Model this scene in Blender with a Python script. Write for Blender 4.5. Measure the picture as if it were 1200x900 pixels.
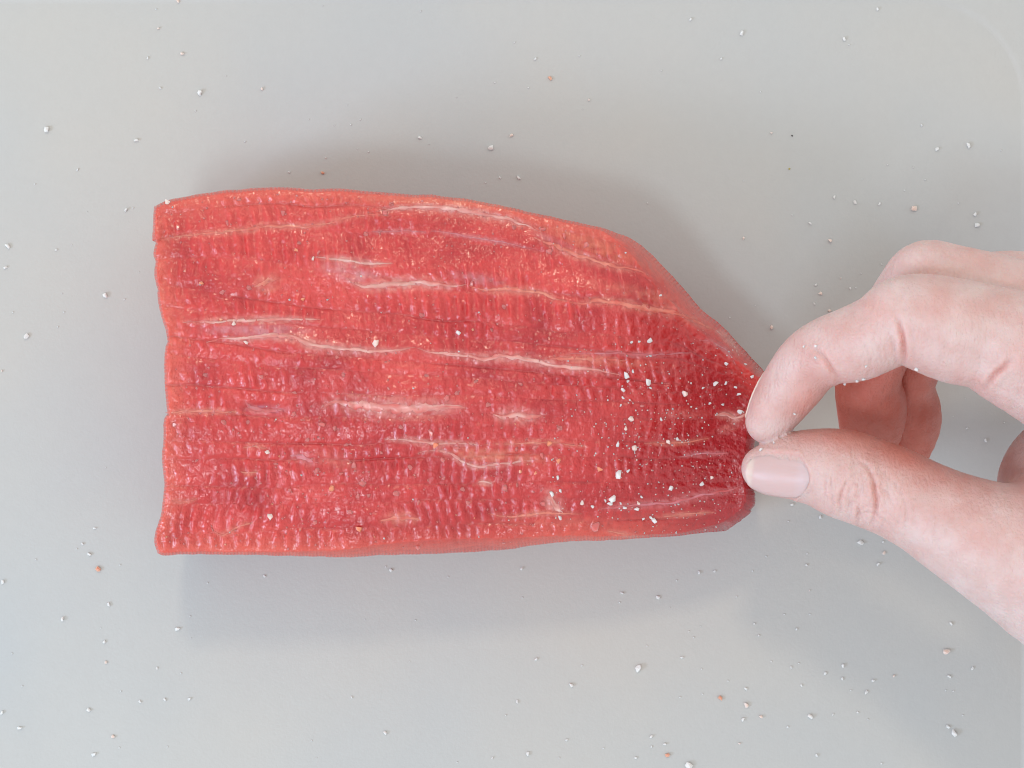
import bpy, bmesh, math, random
import numpy as np
from mathutils import Vector

# ------------------------------------------------------------------ scene, camera, light
for o in list(bpy.data.objects):
    bpy.data.objects.remove(o)
scene = bpy.context.scene
C = scene.collection

CAM_H = 0.56          # camera height above the tray floor (m)
S = 0.00022           # metres per reference pixel on the tray floor

cam_d = bpy.data.cameras.new('camera')
cam = bpy.data.objects.new('camera', cam_d)
C.objects.link(cam)
cam.location = (0, 0, CAM_H)
cam.rotation_euler = (0, 0, 0)
cam_d.sensor_width = 36.0
cam_d.lens = 36.0 * CAM_H / (1200 * S)
cam_d.clip_start = 0.02
cam_d.clip_end = 20.0
cam_d.dof.use_dof = True
cam_d.dof.focus_distance = CAM_H - 0.048
cam_d.dof.aperture_fstop = 45
scene.camera = cam

world = bpy.data.worlds.new('World')
scene.world = world
world.use_nodes = True
bg = world.node_tree.nodes['Background']
bg.inputs[0].default_value = (0.985, 0.99, 0.985, 1)
bg.inputs[1].default_value = 0.90

def area(name, loc, target, size, power, col, size_y=None):
    d = bpy.data.lights.new(name, 'AREA')
    d.energy = power
    d.color = col
    d.shape = 'RECTANGLE'
    d.size = size
    d.size_y = size_y or size
    o = bpy.data.objects.new(name, d)
    C.objects.link(o)
    o.location = loc
    o.rotation_euler = (Vector(target) - Vector(loc)).to_track_quat('-Z', 'Y').to_euler()
    return o

# daylight window, cool, in front of the cook and to the left; warm ceiling lamp behind
area('window_light', (-0.48, -0.56, 1.75), (0, 0, 0.0), 0.40, 6.2, (0.80, 0.93, 1.0), 0.24)
area('side_glint_light', (-1.30, -0.55, 0.85), (0, 0, 0.0), 0.42, 11.0, (0.58, 0.74, 1.0), 0.34)  # added cool area light, low on the left, for glints on the meat
area('ceiling_lamp', (-0.12, 1.05, 1.75), (0, 0, 0.0), 0.20, 6.4, (1.0, 0.83, 0.62))

scene.view_settings.view_transform = 'Standard'
scene.view_settings.look = 'None'
scene.view_settings.exposure = -0.01
scene.view_settings.gamma = 1.0
scene.view_settings.use_curve_mapping = False
scene.render.engine = 'CYCLES'
scene.cycles.max_bounces = 8
scene.cycles.use_denoising = True
scene.cycles.pixel_filter_type = 'BLACKMAN_HARRIS'
scene.cycles.filter_width = 1.0

rng = np.random.RandomState(7)
random.seed(7)

# ------------------------------------------------------------------ helpers
def un(px, py, z):
    """reference pixel + height -> place in metres"""
    z = np.asarray(z, float)
    k = S * (CAM_H - z) / CAM_H
    return np.stack([(np.asarray(px, float) - 600) * k, (450 - np.asarray(py, float)) * k,
                     np.asarray(z, float) + 0 * k * np.asarray(px, float)], -1)

def to_px(p):
    k = S * (CAM_H - p[:, 2]) / CAM_H
    return 600 + p[:, 0] / k, 450 - p[:, 1] / k

def link(name, me, mat, parent=None):
    o = bpy.data.objects.new(name, me)
    C.objects.link(o)
    if mat is not None and not me.materials:
        me.materials.append(mat)
    o.parent = parent
    return o

def tag(o, label, cat=None, group=None, kind=None):
    o['label'] = label
    if cat: o['category'] = cat
    if group: o['group'] = group
    if kind: o['kind'] = kind
    return o

def empty(name, loc):
    o = bpy.data.objects.new(name, None)
    C.objects.link(o)
    o.location = loc
    o.empty_display_size = 0.01
    return o

def mesh_np(name, v, quads, smooth=True, col=None, colname='tint'):
    me = bpy.data.meshes.new(name)
    v = np.ascontiguousarray(v, np.float32)
    q = np.ascontiguousarray(quads, np.int32)
    nf, k = q.shape
    me.vertices.add(len(v)); me.vertices.foreach_set('co', v.ravel())
    me.loops.add(nf * k); me.loops.foreach_set('vertex_index', q.ravel())
    me.polygons.add(nf)
    me.polygons.foreach_set('loop_start', np.arange(0, nf * k, k, dtype=np.int32))
    me.polygons.foreach_set('use_smooth', np.full(nf, smooth))
    me.update(calc_edges=True)
    if col is not None:
        a = me.color_attributes.new(colname, 'FLOAT_COLOR', 'POINT')
        c4 = np.ones((len(v), 4), np.float32); c4[:, :3] = col
        a.data.foreach_set('color', c4.ravel())
    return me

def hash2(ix, iy, seed):
    h = (ix.astype(np.int64) * 374761393 + iy.astype(np.int64) * 668265263 + seed * 2147483647) & 0xffffffff
    h = ((h ^ (h >> 13)) * 1274126177) & 0xffffffff
    h = h ^ (h >> 16)
    return (h & 0xffff) / 65535.0

def noise2(x, y, seed=0):
    """smooth value noise in -1..1"""
    x = np.asarray(x, float); y = np.asarray(y, float)
    ix = np.floor(x); iy = np.floor(y)
    fx = x - ix; fy = y - iy
    fx = fx * fx * fx * (fx * (fx * 6 - 15) + 10); fy = fy * fy * fy * (fy * (fy * 6 - 15) + 10)
    ix = ix.astype(np.int64); iy = iy.astype(np.int64)
    a = hash2(ix, iy, seed); b = hash2(ix + 1, iy, seed)
    c = hash2(ix, iy + 1, seed); d = hash2(ix + 1, iy + 1, seed)
    return 2 * ((a * (1 - fx) + b * fx) * (1 - fy) + (c * (1 - fx) + d * fx) * fy) - 1

def fbm(x, y, seed=0, n=3):
    s = 0; a = 1; t = 0
    for i in range(n):
        s = s + a * noise2(x * 2 ** i, y * 2 ** i, seed + i * 17); t += a; a *= 0.5
    return s / t

def sstep(a, b, x):
    t = np.clip((x - a) / (b - a), 0, 1)
    return t * t * (3 - 2 * t)

def resample(pts, n):
    """smooth polyline through points (Catmull-Rom), n samples evenly by length"""
    p = np.asarray(pts, float)
    if len(p) == 2:
        return p[0] + (p[1] - p[0]) * np.linspace(0, 1, n)[:, None]
    q = np.vstack([2 * p[0] - p[1], p, 2 * p[-1] - p[-2]])
    out = []
    for i in range(1, len(q) - 2):
        t = np.linspace(0, 1, 16, endpoint=False)[:, None]
        a, b, c, d = q[i - 1], q[i], q[i + 1], q[i + 2]
        out.append(0.5 * (2 * b + (c - a) * t + (2 * a - 5 * b + 4 * c - d) * t ** 2 + (3 * b - a - 3 * c + d) * t ** 3))
    out = np.vstack(out + [p[-1:]])
    l = np.concatenate([[0], np.cumsum(np.linalg.norm(np.diff(out[:, :2], axis=0), axis=1))])
    s = np.linspace(0, l[-1], n)
    return np.stack([np.interp(s, l, out[:, k]) for k in range(p.shape[1])], -1)

# ------------------------------------------------------------------ materials
def new_mat(name):
    m = bpy.data.materials.new(name)
    m.use_nodes = True
    nt = m.node_tree
    return m, nt, nt.nodes['Principled BSDF']

def N(nt, kind, **kw):
    n = nt.nodes.new(kind)
    for k, v in kw.items():
        if k in n.inputs: n.inputs[k].default_value = v
        else: setattr(n, k, v)
    return n

def noise_node(nt, scale, detail=3, rough=0.5, mapping=None):
    tc = N(nt, 'ShaderNodeTexCoord')
    src = tc.outputs['Object']
    if mapping:
        mp = N(nt, 'ShaderNodeMapping'); mp.inputs['Scale'].default_value = mapping
        nt.links.new(src, mp.inputs['Vector']); src = mp.outputs['Vector']
    n = N(nt, 'ShaderNodeTexNoise', Scale=scale, Detail=detail, Roughness=rough)
    nt.links.new(src, n.inputs['Vector'])
    return n

def bump_chain(nt, bs, items):
    prev = None
    for fac, strength, dist in items:
        b = N(nt, 'ShaderNodeBump', Strength=strength, Distance=dist)
        nt.links.new(fac, b.inputs['Height'])
        if prev: nt.links.new(prev.outputs['Normal'], b.inputs['Normal'])
        prev = b
    nt.links.new(prev.outputs['Normal'], bs.inputs['Normal'])
    return prev

def ramp(nt, fac, p0, c0, p1, c1):
    r = N(nt, 'ShaderNodeValToRGB')
    r.color_ramp.elements[0].position = p0; r.color_ramp.elements[0].color = (*c0, 1)
    r.color_ramp.elements[1].position = p1; r.color_ramp.elements[1].color = (*c1, 1)
    nt.links.new(fac, r.inputs['Fac'])
    return r

# tray: satin grey, faint smears
m_tray, nt, bs = new_mat('satin_grey_tray')
n1 = noise_node(nt, 9, 3, 0.5)
r1 = ramp(nt, n1.outputs['Fac'], 0.34, (0.444, 0.464, 0.470), 0.66, (0.490, 0.480, 0.454))
n1b = noise_node(nt, 420, 2, 0.6)
mx = N(nt, 'ShaderNodeMixRGB', blend_type='MULTIPLY'); mx.inputs[0].default_value = 0.10
r1b = ramp(nt, n1b.outputs['Fac'], 0.35, (0.85, 0.85, 0.85), 0.65, (1, 1, 1))
nt.links.new(r1.outputs[0], mx.inputs[1]); nt.links.new(r1b.outputs[0], mx.inputs[2])
nt.links.new(mx.outputs[0], bs.inputs['Base Color'])
n2 = noise_node(nt, 26, 4, 0.6, (1, 0.35, 1))
r2 = ramp(nt, n2.outputs['Fac'], 0.3, (0.40, 0.40, 0.40), 0.7, (0.52, 0.52, 0.52))
nt.links.new(r2.outputs[0], bs.inputs['Roughness'])
bs.inputs['Specular IOR Level'].default_value = 0.45
n3 = noise_node(nt, 1300, 2, 0.5)
n4 = noise_node(nt, 38, 2, 0.5)
bump_chain(nt, bs, [(n3.outputs['Fac'], 0.22, 0.0002), (n4.outputs['Fac'], 0.12, 0.0009)])

# meat
m_meat, nt, bs = new_mat('raw_red_meat')
at = N(nt, 'ShaderNodeVertexColor', layer_name='tint')
n1 = noise_node(nt, 650, 3, 0.6, (0.55, 1.2, 1))
r1 = ramp(nt, n1.outputs['Fac'], 0.3, (0.90, 0.80, 0.82), 0.72, (1.06, 1.12, 1.1))
mx = N(nt, 'ShaderNodeMixRGB', blend_type='MULTIPLY'); mx.inputs[0].default_value = 0.9
nt.links.new(at.outputs['Color'], mx.inputs[1]); nt.links.new(r1.outputs[0], mx.inputs[2])
nt.links.new(mx.outputs[0], bs.inputs['Base Color'])
bs.inputs['Subsurface Weight'].default_value = 0.6
bs.inputs['Subsurface Radius'].default_value = (1.0, 0.32, 0.25)
bs.inputs['Subsurface Scale'].default_value = 0.0022
nr = noise_node(nt, 260, 3, 0.6)
rr = ramp(nt, nr.outputs['Fac'], 0.35, (0.09, 0.09, 0.09), 0.7, (0.26, 0.26, 0.26))
nt.links.new(rr.outputs[0], bs.inputs['Roughness'])
bs.inputs['Specular IOR Level'].default_value = 0.55
bs.inputs['Coat Weight'].default_value = 0.40
bs.inputs['Coat Roughness'].default_value = 0.10
n2 = noise_node(nt, 900, 3, 0.65)
n3 = noise_node(nt, 2600, 2, 0.6, (1.0, 0.5, 1))
n4 = noise_node(nt, 420, 2, 0.5, (1.4, 0.55, 1))
bump_chain(nt, bs, [(n4.outputs['Fac'], 0.34, 0.0007), (n2.outputs['Fac'], 0.55, 0.0004), (n3.outputs['Fac'], 0.70, 0.00018)])

# fat and connective tissue
m_fat, nt, bs = new_mat('pale_connective_tissue')
at = N(nt, 'ShaderNodeVertexColor', layer_name='tint')
n1 = noise_node(nt, 520, 3, 0.6, (0.5, 1.3, 1))
r1 = ramp(nt, n1.outputs['Fac'], 0.3, (0.82, 0.70, 0.68), 0.7, (1.08, 1.1, 1.1))
mx = N(nt, 'ShaderNodeMixRGB', blend_type='MULTIPLY'); mx.inputs[0].default_value = 1.0
nt.links.new(at.outputs['Color'], mx.inputs[1]); nt.links.new(r1.outputs[0], mx.inputs[2])
nt.links.new(mx.outputs[0], bs.inputs['Base Color'])
bs.inputs['Subsurface Weight'].default_value = 0.5
bs.inputs['Subsurface Radius'].default_value = (1.0, 0.5, 0.45)
bs.inputs['Subsurface Scale'].default_value = 0.0012
bs.inputs['Roughness'].default_value = 0.34
bs.inputs['Coat Weight'].default_value = 0.2
n2 = noise_node(nt, 1100, 3, 0.6)
bump_chain(nt, bs, [(n2.outputs['Fac'], 0.5, 0.0003)])

# skin
m_skin, nt, bs = new_mat('skin')
at = N(nt, 'ShaderNodeVertexColor', layer_name='tint')
n1 = noise_node(nt, 170, 4, 0.6)
r1 = ramp(nt, n1.outputs['Fac'], 0.3, (0.94, 0.85, 0.83), 0.7, (1.04, 1.06, 1.06))
mx = N(nt, 'ShaderNodeMixRGB', blend_type='MULTIPLY'); mx.inputs[0].default_value = 1.0
nt.links.new(at.outputs['Color'], mx.inputs[1]); nt.links.new(r1.outputs[0], mx.inputs[2])
nt.links.new(mx.outputs[0], bs.inputs['Base Color'])
bs.inputs['Subsurface Weight'].default_value = 0.55
bs.inputs['Subsurface Radius'].default_value = (1.0, 0.36, 0.24)
bs.inputs['Subsurface Scale'].default_value = 0.0024
bs.inputs['Roughness'].default_value = 0.42
bs.inputs['Specular IOR Level'].default_value = 0.42
n2 = noise_node(nt, 1500, 3, 0.6)
n3 = noise_node(nt, 420, 4, 0.65, (2.2, 0.55, 1))
vor = N(nt, 'ShaderNodeTexVoronoi', feature='DISTANCE_TO_EDGE', Scale=900.0)
tc = N(nt, 'ShaderNodeTexCoord'); nt.links.new(tc.outputs['Object'], vor.inputs['Vector'])
bump_chain(nt, bs, [(n3.outputs['Fac'], 0.50, 0.0008), (vor.outputs['Distance'], 0.40, 0.0004), (n2.outputs['Fac'], 0.35, 0.00028)])

m_nail, nt, bs = new_mat('fingernail')
at = N(nt, 'ShaderNodeVertexColor', layer_name='tint')
nt.links.new(at.outputs['Color'], bs.inputs['Base Color'])
bs.inputs['Subsurface Weight'].default_value = 0.5
bs.inputs['Subsurface Radius'].default_value = (1.0, 0.45, 0.35)
bs.inputs['Subsurface Scale'].default_value = 0.0012
bs.inputs['Roughness'].default_value = 0.38
n1 = noise_node(nt, 500, 2, 0.5, (0.15, 1.6, 1))
bump_chain(nt, bs, [(n1.outputs['Fac'], 0.15, 0.0003)])

def salt_mat(name, col, trans, rough):
    m, nt, bs = new_mat(name)
    n = noise_node(nt, 1.2, 2, 0.5)
    r = ramp(nt, n.outputs['Fac'], 0.3, tuple(c * 0.9 for c in col), 0.7, col)
    nt.links.new(r.outputs[0], bs.inputs['Base Color'])
    bs.inputs['Roughness'].default_value = rough
    bs.inputs['Transmission Weight'].default_value = trans
    bs.inputs['IOR'].default_value = 1.45 if trans < 0.5 else 1.30
    if trans < 0.5:
        bs.inputs['Subsurface Weight'].default_value = 0.9
        bs.inputs['Subsurface Radius'].default_value = (1, 0.9, 0.85)
        bs.inputs['Subsurface Scale'].default_value = 0.0015
    return m

SALT = {
    'w': salt_mat('white_salt', (0.78, 0.78, 0.77), 0.0, 0.6),
    'p': salt_mat('pale_pink_salt', (0.84, 0.62, 0.55), 0.0, 0.45),
    'r': salt_mat('coral_salt', (0.76, 0.36, 0.26), 0.0, 0.4),
    'o': salt_mat('orange_salt', (0.84, 0.27, 0.16), 0.0, 0.25),
    't': salt_mat('wet_clear_salt', (0.80, 0.20, 0.19), 0.15, 0.10),
    'd': salt_mat('dark_speck', (0.05, 0.05, 0.05), 0.0, 0.5),
    'y': salt_mat('yellow_speck', (0.42, 0.33, 0.06), 0.0, 0.5),
}

# ------------------------------------------------------------------ tray
def rounded_loop(x0, x1, y0, y1, r, n=14):
    pts = []
    for cx, cy, a0 in ((x1 - r, y1 - r, 0), (x0 + r, y1 - r, 90), (x0 + r, y0 + r, 180), (x1 - r, y0 + r, 270)):
        for i in range(n + 1):
            a = math.radians(a0 + 90 * i / n)
            pts.append((cx + r * math.cos(a), cy + r * math.sin(a)))
    return np.array(pts)

tray = empty('kitchen_tray', (0, 0, -0.0012))
tag(tray, 'flat pale grey satin tray the meat lies on', 'tray')
TX0, TX1 = (-150 - 600) * S, (1196 - 600) * S
TY0, TY1 = (450 - 1010) * S, (450 - 4.5) * S
prof = [(0.0, 0.0), (0.0004, 0.00004), (0.0008, 0.00013), (0.0012, 0.00025), (0.0017, 0.00034), (0.0022, 0.00038),
        (0.016, 0.00115), (0.0185, 0.0016), (0.0205, 0.003), (0.024, 0.009), (0.0255, 0.0105), (0.028, 0.011), (0.0285, 0.0105)]
loops = []
for off, z in prof:
    l = rounded_loop(TX0 - off, TX1 + off, TY0 - off, TY1 + off, 0.026 + off)
    loops.append(np.column_stack([l, np.full(len(l), z + 0.0012)]))
nl = len(loops[0])
fl = loops[0]
me = bpy.data.meshes.new('tray_floor')
bm = bmesh.new()
vs = [bm.verts.new(p) for p in fl]
bm.faces.new(vs)
bot = [bm.verts.new((p[0], p[1], 0.0)) for p in fl]
bm.faces.new(bot[::-1])
for i in range(nl):
    bm.faces.new((bot[i], bot[(i + 1) % nl], vs[(i + 1) % nl], vs[i]))
bm.to_mesh(me); bm.free()
link('tray_floor', me, m_tray, tray)
v = np.vstack(loops)
q = [(a * nl + i, (a + 1) * nl + i, (a + 1) * nl + (i + 1) % nl, a * nl + (i + 1) % nl) for a in range(len(loops) - 1) for i in range(nl)]
q = np.array(q)[:, ::-1]
me = mesh_np('tray_rim', v, q)
link('tray_rim', me, m_tray, tray)

# ------------------------------------------------------------------ the block of meat
top_c = [(181, 241), (200, 234), (222, 229), (240, 227), (275, 222), (330, 219.5), (365, 222), (400, 221.5), (455, 226), (520, 229.5),
         (570, 237), (600, 244), (640, 252), (690, 263), (720, 272), (742, 281), (760, 295), (780, 315), (800, 337), (822, 362),
         (846, 382), (868, 406), (893, 432)]
right_c = [(893, 432), (900, 442), (897, 465), (890, 490), (884, 525), (882, 560), (885, 586), (878, 602), (864, 613), (852, 622)]
bot_c = [(184, 648), (192, 651), (215, 650), (250, 650.5), (300, 651), (350, 652), (400, 653), (450, 651), (500, 649.5), (550, 647), (600, 643),
         (650, 636), (700, 634), (740, 632), (780, 629.5), (820, 625), (840, 623), (852, 622)]
left_c = [(181, 241), (179.5, 255), (178, 280), (182, 284), (180, 297), (182, 307), (180.5, 320), (184, 338), (184, 345), (186, 360), (191, 378), (196, 398),
          (193, 408), (192, 430), (193, 460), (195.5, 483), (191.5, 492), (191, 517), (189.5, 532), (190.5, 547), (192.5, 570), (189, 600), (182.5, 620),
          (180.5, 634), (184, 648)]
NU, NV = 1000, 580
uu = np.linspace(0, 1, NU); vv = np.linspace(0, 1, NV)
T = resample(top_c, NU); B = resample(bot_c, NU); L = resample(left_c, NV); R = resample(right_c, NV)
jit = lambda n, s, sc, a: a * fbm(np.arange(n) / sc, np.zeros(n) + s, s, 3)
T[1:-1, 1] += (jit(NU, 3, 26, 1.2))[1:-1]; B[1:-1, 1] += (jit(NU, 5, 26, 0.9))[1:-1]
L[1:-1, 0] += (jit(NV, 7, 16, 0.8))[1:-1]; R[1:-1, 0] += (jit(NV, 9, 12, 1.6))[1:-1]
U, V = np.meshgrid(uu, vv, indexing='ij')
PX = ((1 - V)[..., None] * T[:, None] + V[..., None] * B[:, None] + (1 - U)[..., None] * L[None] + U[..., None] * R[None]
      - ((1 - U) * (1 - V))[..., None] * T[0] - (U * (1 - V))[..., None] * T[-1] - ((1 - U) * V)[..., None] * B[0] - (U * V)[..., None] * B[-1])
X, Y = PX[..., 0], PX[..., 1]

# seams of fat and membrane, traced along the grain: (points, width px, colour kind, height mm)
W_, O_, P_ = (0.75, 0.42, 0.38), (0.72, 0.23, 0.17), (0.60, 0.20, 0.24)
SEAMS = [
    ([(180, 282), (222, 275), (285, 270), (315, 265), (360, 265), (385, 261), (410, 255), (428, 251), (458, 252)], 4, O_, 0.25),
    ([(440, 247), (480, 242), (517, 243), (547, 247), (570, 252), (592, 256), (617, 264), (636, 272)], 6, W_, 0.3),
    ([(626, 279), (645, 286), (665, 295), (690, 303), (722, 312), (747, 316), (761, 323)], 6, O_, 0.35),
    ([(365, 302), (385, 303), (400, 304), (435, 309), (460, 309)], 4, W_, 0.25),
    ([(404, 325), (415, 331), (430, 336), (457, 334), (472, 332), (492, 331), (510, 333), (527, 335), (545, 334)], 7, W_, 0.35),
    ([(545, 334), (570, 340), (592, 339), (615, 341), (635, 343), (650, 350), (668, 353)], 5, O_, 0.3),
    ([(664, 352), (676, 355), (687, 356), (702, 352), (725, 355), (755, 361), (780, 364), (795, 366), (805, 372), (825, 381), (842, 389)], 7, O_, 0.35),
    ([(838, 387), (850, 395), (859, 404), (866, 418)], 4, W_, 0.25),
    ([(214, 377), (240, 377), (260, 376.5), (295, 376), (335, 374), (375, 375)], 5, W_, 0.3),
    ([(242, 402), (260, 396), (285, 397), (320, 394), (345, 395), (365, 404), (385, 407), (430, 411), (462, 411), (487, 407)], 6, W_, 0.35),
    ([(487, 407), (505, 413), (540, 416), (562, 420), (585, 418), (605, 420), (635, 425), (662, 430), (692, 433), (728, 440)], 6, W_, 0.35),
    ([(640, 420), (665, 421), (697, 421), (735, 422)], 6, O_, 0.2),
    ([(660, 415), (697, 415), (727, 414), (752, 416), (810, 414)], 3, P_, 0.2),
    ([(377, 479), (390, 472), (410, 474), (435, 477), (455, 478), (480, 479), (512, 477), (546, 477)], 12, W_, 0.4),
    ([(578, 486), (592, 488), (604, 486), (616, 489), (634, 487)], 9, W_, 0.35),
    ([(450, 515), (480, 516), (505, 520), (535, 520), (565, 521)], 4, W_, 0.25),
    ([(565, 521), (600, 520), (642, 518), (662, 520), (690, 524)], 3, O_, 0.2),
    ([(488, 531), (510, 528), (525, 531), (540, 540), (555, 546), (580, 545), (605, 542), (632, 538)], 3.5, W_, 0.25),
    ([(700, 596), (725, 594), (752, 591), (782, 590), (800, 586), (822, 580), (840, 577), (857, 575), (868, 569)], 4.5, P_, 0.3),
    ([(765, 606), (800, 603), (838, 600)], 2.5, O_, 0.15),
    ([(446, 611), (467, 607), (492, 609)], 7, O_, 0.3),
    ([(572, 602), (600, 606), (630, 602), (647, 601), (682, 602)], 4, O_, 0.25),
    ([(795, 536), (820, 532), (854, 531)], 2.5, P_, 0.2),
    ([(838, 487), (850, 486), (862, 490), (876, 483)], 5, W_, 0.3),
    ([(755, 520), (800, 519), (832, 513)], 2.5, O_, 0.2),
    ([(194, 484), (222, 482), (252, 482), (285, 484)], 3.5, O_, 0.25),
    ([(643, 574), (645, 584), (650, 592), (660, 600)], 9, W_, 0.3),
    ([(285, 525), (298, 523), (312, 525)], 3, O_, 0.2),
    ([(282, 552), (292, 554), (302, 553)], 3, O_, 0.2),
    ([(340, 534), (355, 537), (374, 543)], 6, P_, 0.2),
    ([(710, 622), (735, 627), (752, 629)], 3, O_, 0.2),
    ([(298, 336), (312, 331), (328, 326)], 9, O_, 0.15),
    ([(560, 566), (568, 565), (576, 567)], 4, W_, 0.25),
    ([(286, 470), (292, 477), (305, 481), (330, 480)], 5, P_, 0.25),
    ([(198, 586), (215, 588), (232, 584)], 3, O_, 0.2),
    ([(250, 622), (262, 626), (280, 616), (300, 612)], 3, O_, 0.2),
    ([(820, 398), (838, 402), (852, 412), (862, 428)], 3, P_, 0.2),
    ([(502, 270), (540, 276), (590, 284), (625, 292)], 2.5, P_, 0.2),
    ([(430, 272), (470, 271), (505, 273)], 2.0, P_, 0.15),
]
MEMBRANES = [  # broad thin films: (centre, half length, half height, angle deg, colour, strength)
    ((410, 319), 36, 11, 14, (0.60, 0.26, 0.27), 0.75), ((300, 387), 62, 8, 1, (0.56, 0.22, 0.25), 0.8),
    ((575, 534), 60, 9, 4, (0.66, 0.22, 0.15), 0.75), ((560, 327), 34, 7, 8, (0.56, 0.20, 0.22), 0.7),
    ((700, 424), 60, 6, 3, (0.68, 0.20, 0.14), 0.6), ((315, 333), 16, 10, -30, (0.70, 0.28, 0.18), 0.5),
    ((750, 345), 60, 9, 12, (0.66, 0.20, 0.14), 0.45), ((650, 283), 26, 5, 22, (0.56, 0.2, 0.2), 0.6),
    ((312, 480), 26, 6, 2, (0.40, 0.12, 0.17), 0.7), ((520, 238), 90, 7, 3, (0.72, 0.24, 0.15), 0.5),
    ((700, 290), 60, 10, 22, (0.70, 0.22, 0.13), 0.5), ((800, 485), 26, 6, 0, (0.64, 0.2, 0.18), 0.5),
    ((648, 590), 10, 13, 10, (0.68, 0.36, 0.36), 0.6), ((855, 500), 16, 7, -25, (0.62, 0.20, 0.18), 0.5),
    ((640, 612), 70, 7, 0, (0.66, 0.15, 0.11), 0.5), ((395, 540), 30, 10, 20, (0.60, 0.18, 0.15), 0.4),
]

# edge roll-off: pixel distance from each border, with a wide sloping side on the upper right and lower edge
def poly_dist(pts):
    best = np.full(X.shape, 1e9)
    for k in range(0, len(pts), 6):
        p = pts[k]
        np.minimum(best, (X - p[0]) ** 2 + (Y - p[1]) ** 2, out=best)
    return np.sqrt(best)
dT, dB, dL, dR = poly_dist(T), poly_dist(B), poly_dist(L), poly_dist(R)
for d, k in ((dT, (slice(None), 0)), (dB, (slice(None), -1)), (dL, (0, slice(None))), (dR, (-1, slice(None)))):
    d[k] = 0
wT = 4.0 + 18 * sstep(700, 765, X) * (1 - 0.6 * sstep(830, 890, X))
wB = 4.0 + 13 * np.exp(-((X - 520) / 130) ** 2) + 9 * sstep(800, 870, X)
wL = 3.5; wR = 11.0
def roll(d, w):
    t = np.clip(d / w, 0, 1)
    return 0.55 * np.sqrt(np.clip(1 - (1 - t) ** 2, 0, 1)) + 0.45 * t
drop = 0.0032
edge = (1 - roll(dT, wT)) * (drop + 0.0062 * sstep(700, 765, X)) + (1 - roll(dB, wB)) * (drop + 0.005 * np.exp(-((X - 520) / 130) ** 2) + 0.004 * sstep(800, 870, X)) + (1 - roll(dL, wL)) * drop + (1 - roll(dR, wR)) * drop * 1.6
edge = np.minimum(edge, 0.021)
H = 0.0465 - 0.009 * sstep(0.66, 1.0, U) - 0.004 * (2 * V - 1) ** 2 + 0.0012 * fbm(X / 120, Y / 70, 11, 2) - edge

# fibre bundles (rows) along the grain, crimped across
yl = np.array([236, 258, 282, 307, 340, 362, 398, 419, 452, 483, 517, 538, 571, 592, 625, 655.])
rows_v = (yl - 241) / (648 - 241)
y0 = Y.copy()
for _ in range(6):
    y0 = Y - np.interp(y0, [240, 330, 400, 470, 520, 640], [0.10, 0.10, 0.085, 0.02, 0.0, -0.03]) * (X - 190)
Vlin = (y0 - 241) / 407.0
mixv = sstep(0.06, 0.30, V)
Vr = V * (1 - mixv) + Vlin * mixv
Vw = Vr + 0.016 * fbm(U * 3.3, V * 5, 21, 2) + 0.005 * noise2(U * 16, V * 12, 22)
rid = np.searchsorted(rows_v, Vw) - 1
rid = np.clip(rid, 0, len(rows_v) - 2)
lo = rows_v[rid]; hi = rows_v[rid + 1]
tl = np.clip((Vw - lo) / (hi - lo), 0, 1)
rowpx = (hi - lo) * 400
dist_b = np.minimum(tl, 1 - tl) * rowpx
nearb = np.where(tl < 0.5, rid, rid + 1)
seam_str = np.clip(0.15 + 1.1 * noise2(X / 75, nearb * 3.7, 31), 0.0, 1.0) * (1 - 0.8 * sstep(760, 850, X))
bulge = 1 - (2 * tl - 1) ** 2
hrow = 0.00026 * bulge * (1 - 0.7 * sstep(760, 850, X)) - 0.00026 * seam_str * np.exp(-(dist_b / 1.7) ** 2)
lam = 13.0 + 2.6 * noise2(X / 210, Y / 120, 40)
ph = (hash2(rid, rid * 0 + 9, 42) - 0.5) * 15
slant = 0.10 + 0.08 * noise2(X / 160, Y / 90, 43)
warp = 4.5 * noise2(X / 85, Y / 80, 44) + 2.6 * noise2(X / 20, Y / 40 + rid * 1.7, 45) + 0.9 * noise2(X / 7, Y / 8, 48)
s = (X - slant * (Y - 440) + warp + ph) / 13.5 + 0 * lam
amp = np.clip(0.50 + 0.8 * noise2(X / 60, Y / 30, 46) + 0.55 * noise2(X / 13, Y / 11, 47), 0.05, 1.2)
amp = amp * (1 - 0.85 * sstep(715, 815, X + 0.25 * (Y - 520))) * (0.35 + 0.65 * sstep(2, 8, dist_b + 2)) * sstep(3, 16, np.minimum(dT, dB))
fr = 1 - (s - np.floor(s))
prof = np.where(fr < 0.68, 0.5 - 0.5 * np.cos(np.pi * fr / 0.68), 0.5 + 0.5 * np.cos(np.pi * (fr - 0.68) / 0.32)) - 0.5
hcr = 0.00047 * amp * prof
# lumpy, pebbled relief of the wet surface
heb = 0.00010 * noise2(X / 5.5, Y / 5.0, 51) + 0.00005 * noise2(X / 2.6, Y / 2.6, 52) + 0.00022 * fbm(X / 22, Y / 16, 53, 2)
# folded dent on the left and the swellings along the bottom
dent = -0.0009 * np.exp(-((X - 300) / 22) ** 2 - ((Y - 477) / 5) ** 2) - 0.0005 * np.exp(-((X - 640) / 30) ** 2 - ((Y - 590) / 8) ** 2)
relief = hrow + hcr + heb + dent
fade = sstep(1, 13, np.minimum(np.minimum(dT, dB), np.minimum(dL * 3.0, dR)))
Z = H + relief * (0.10 + 0.90 * fade)

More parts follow.
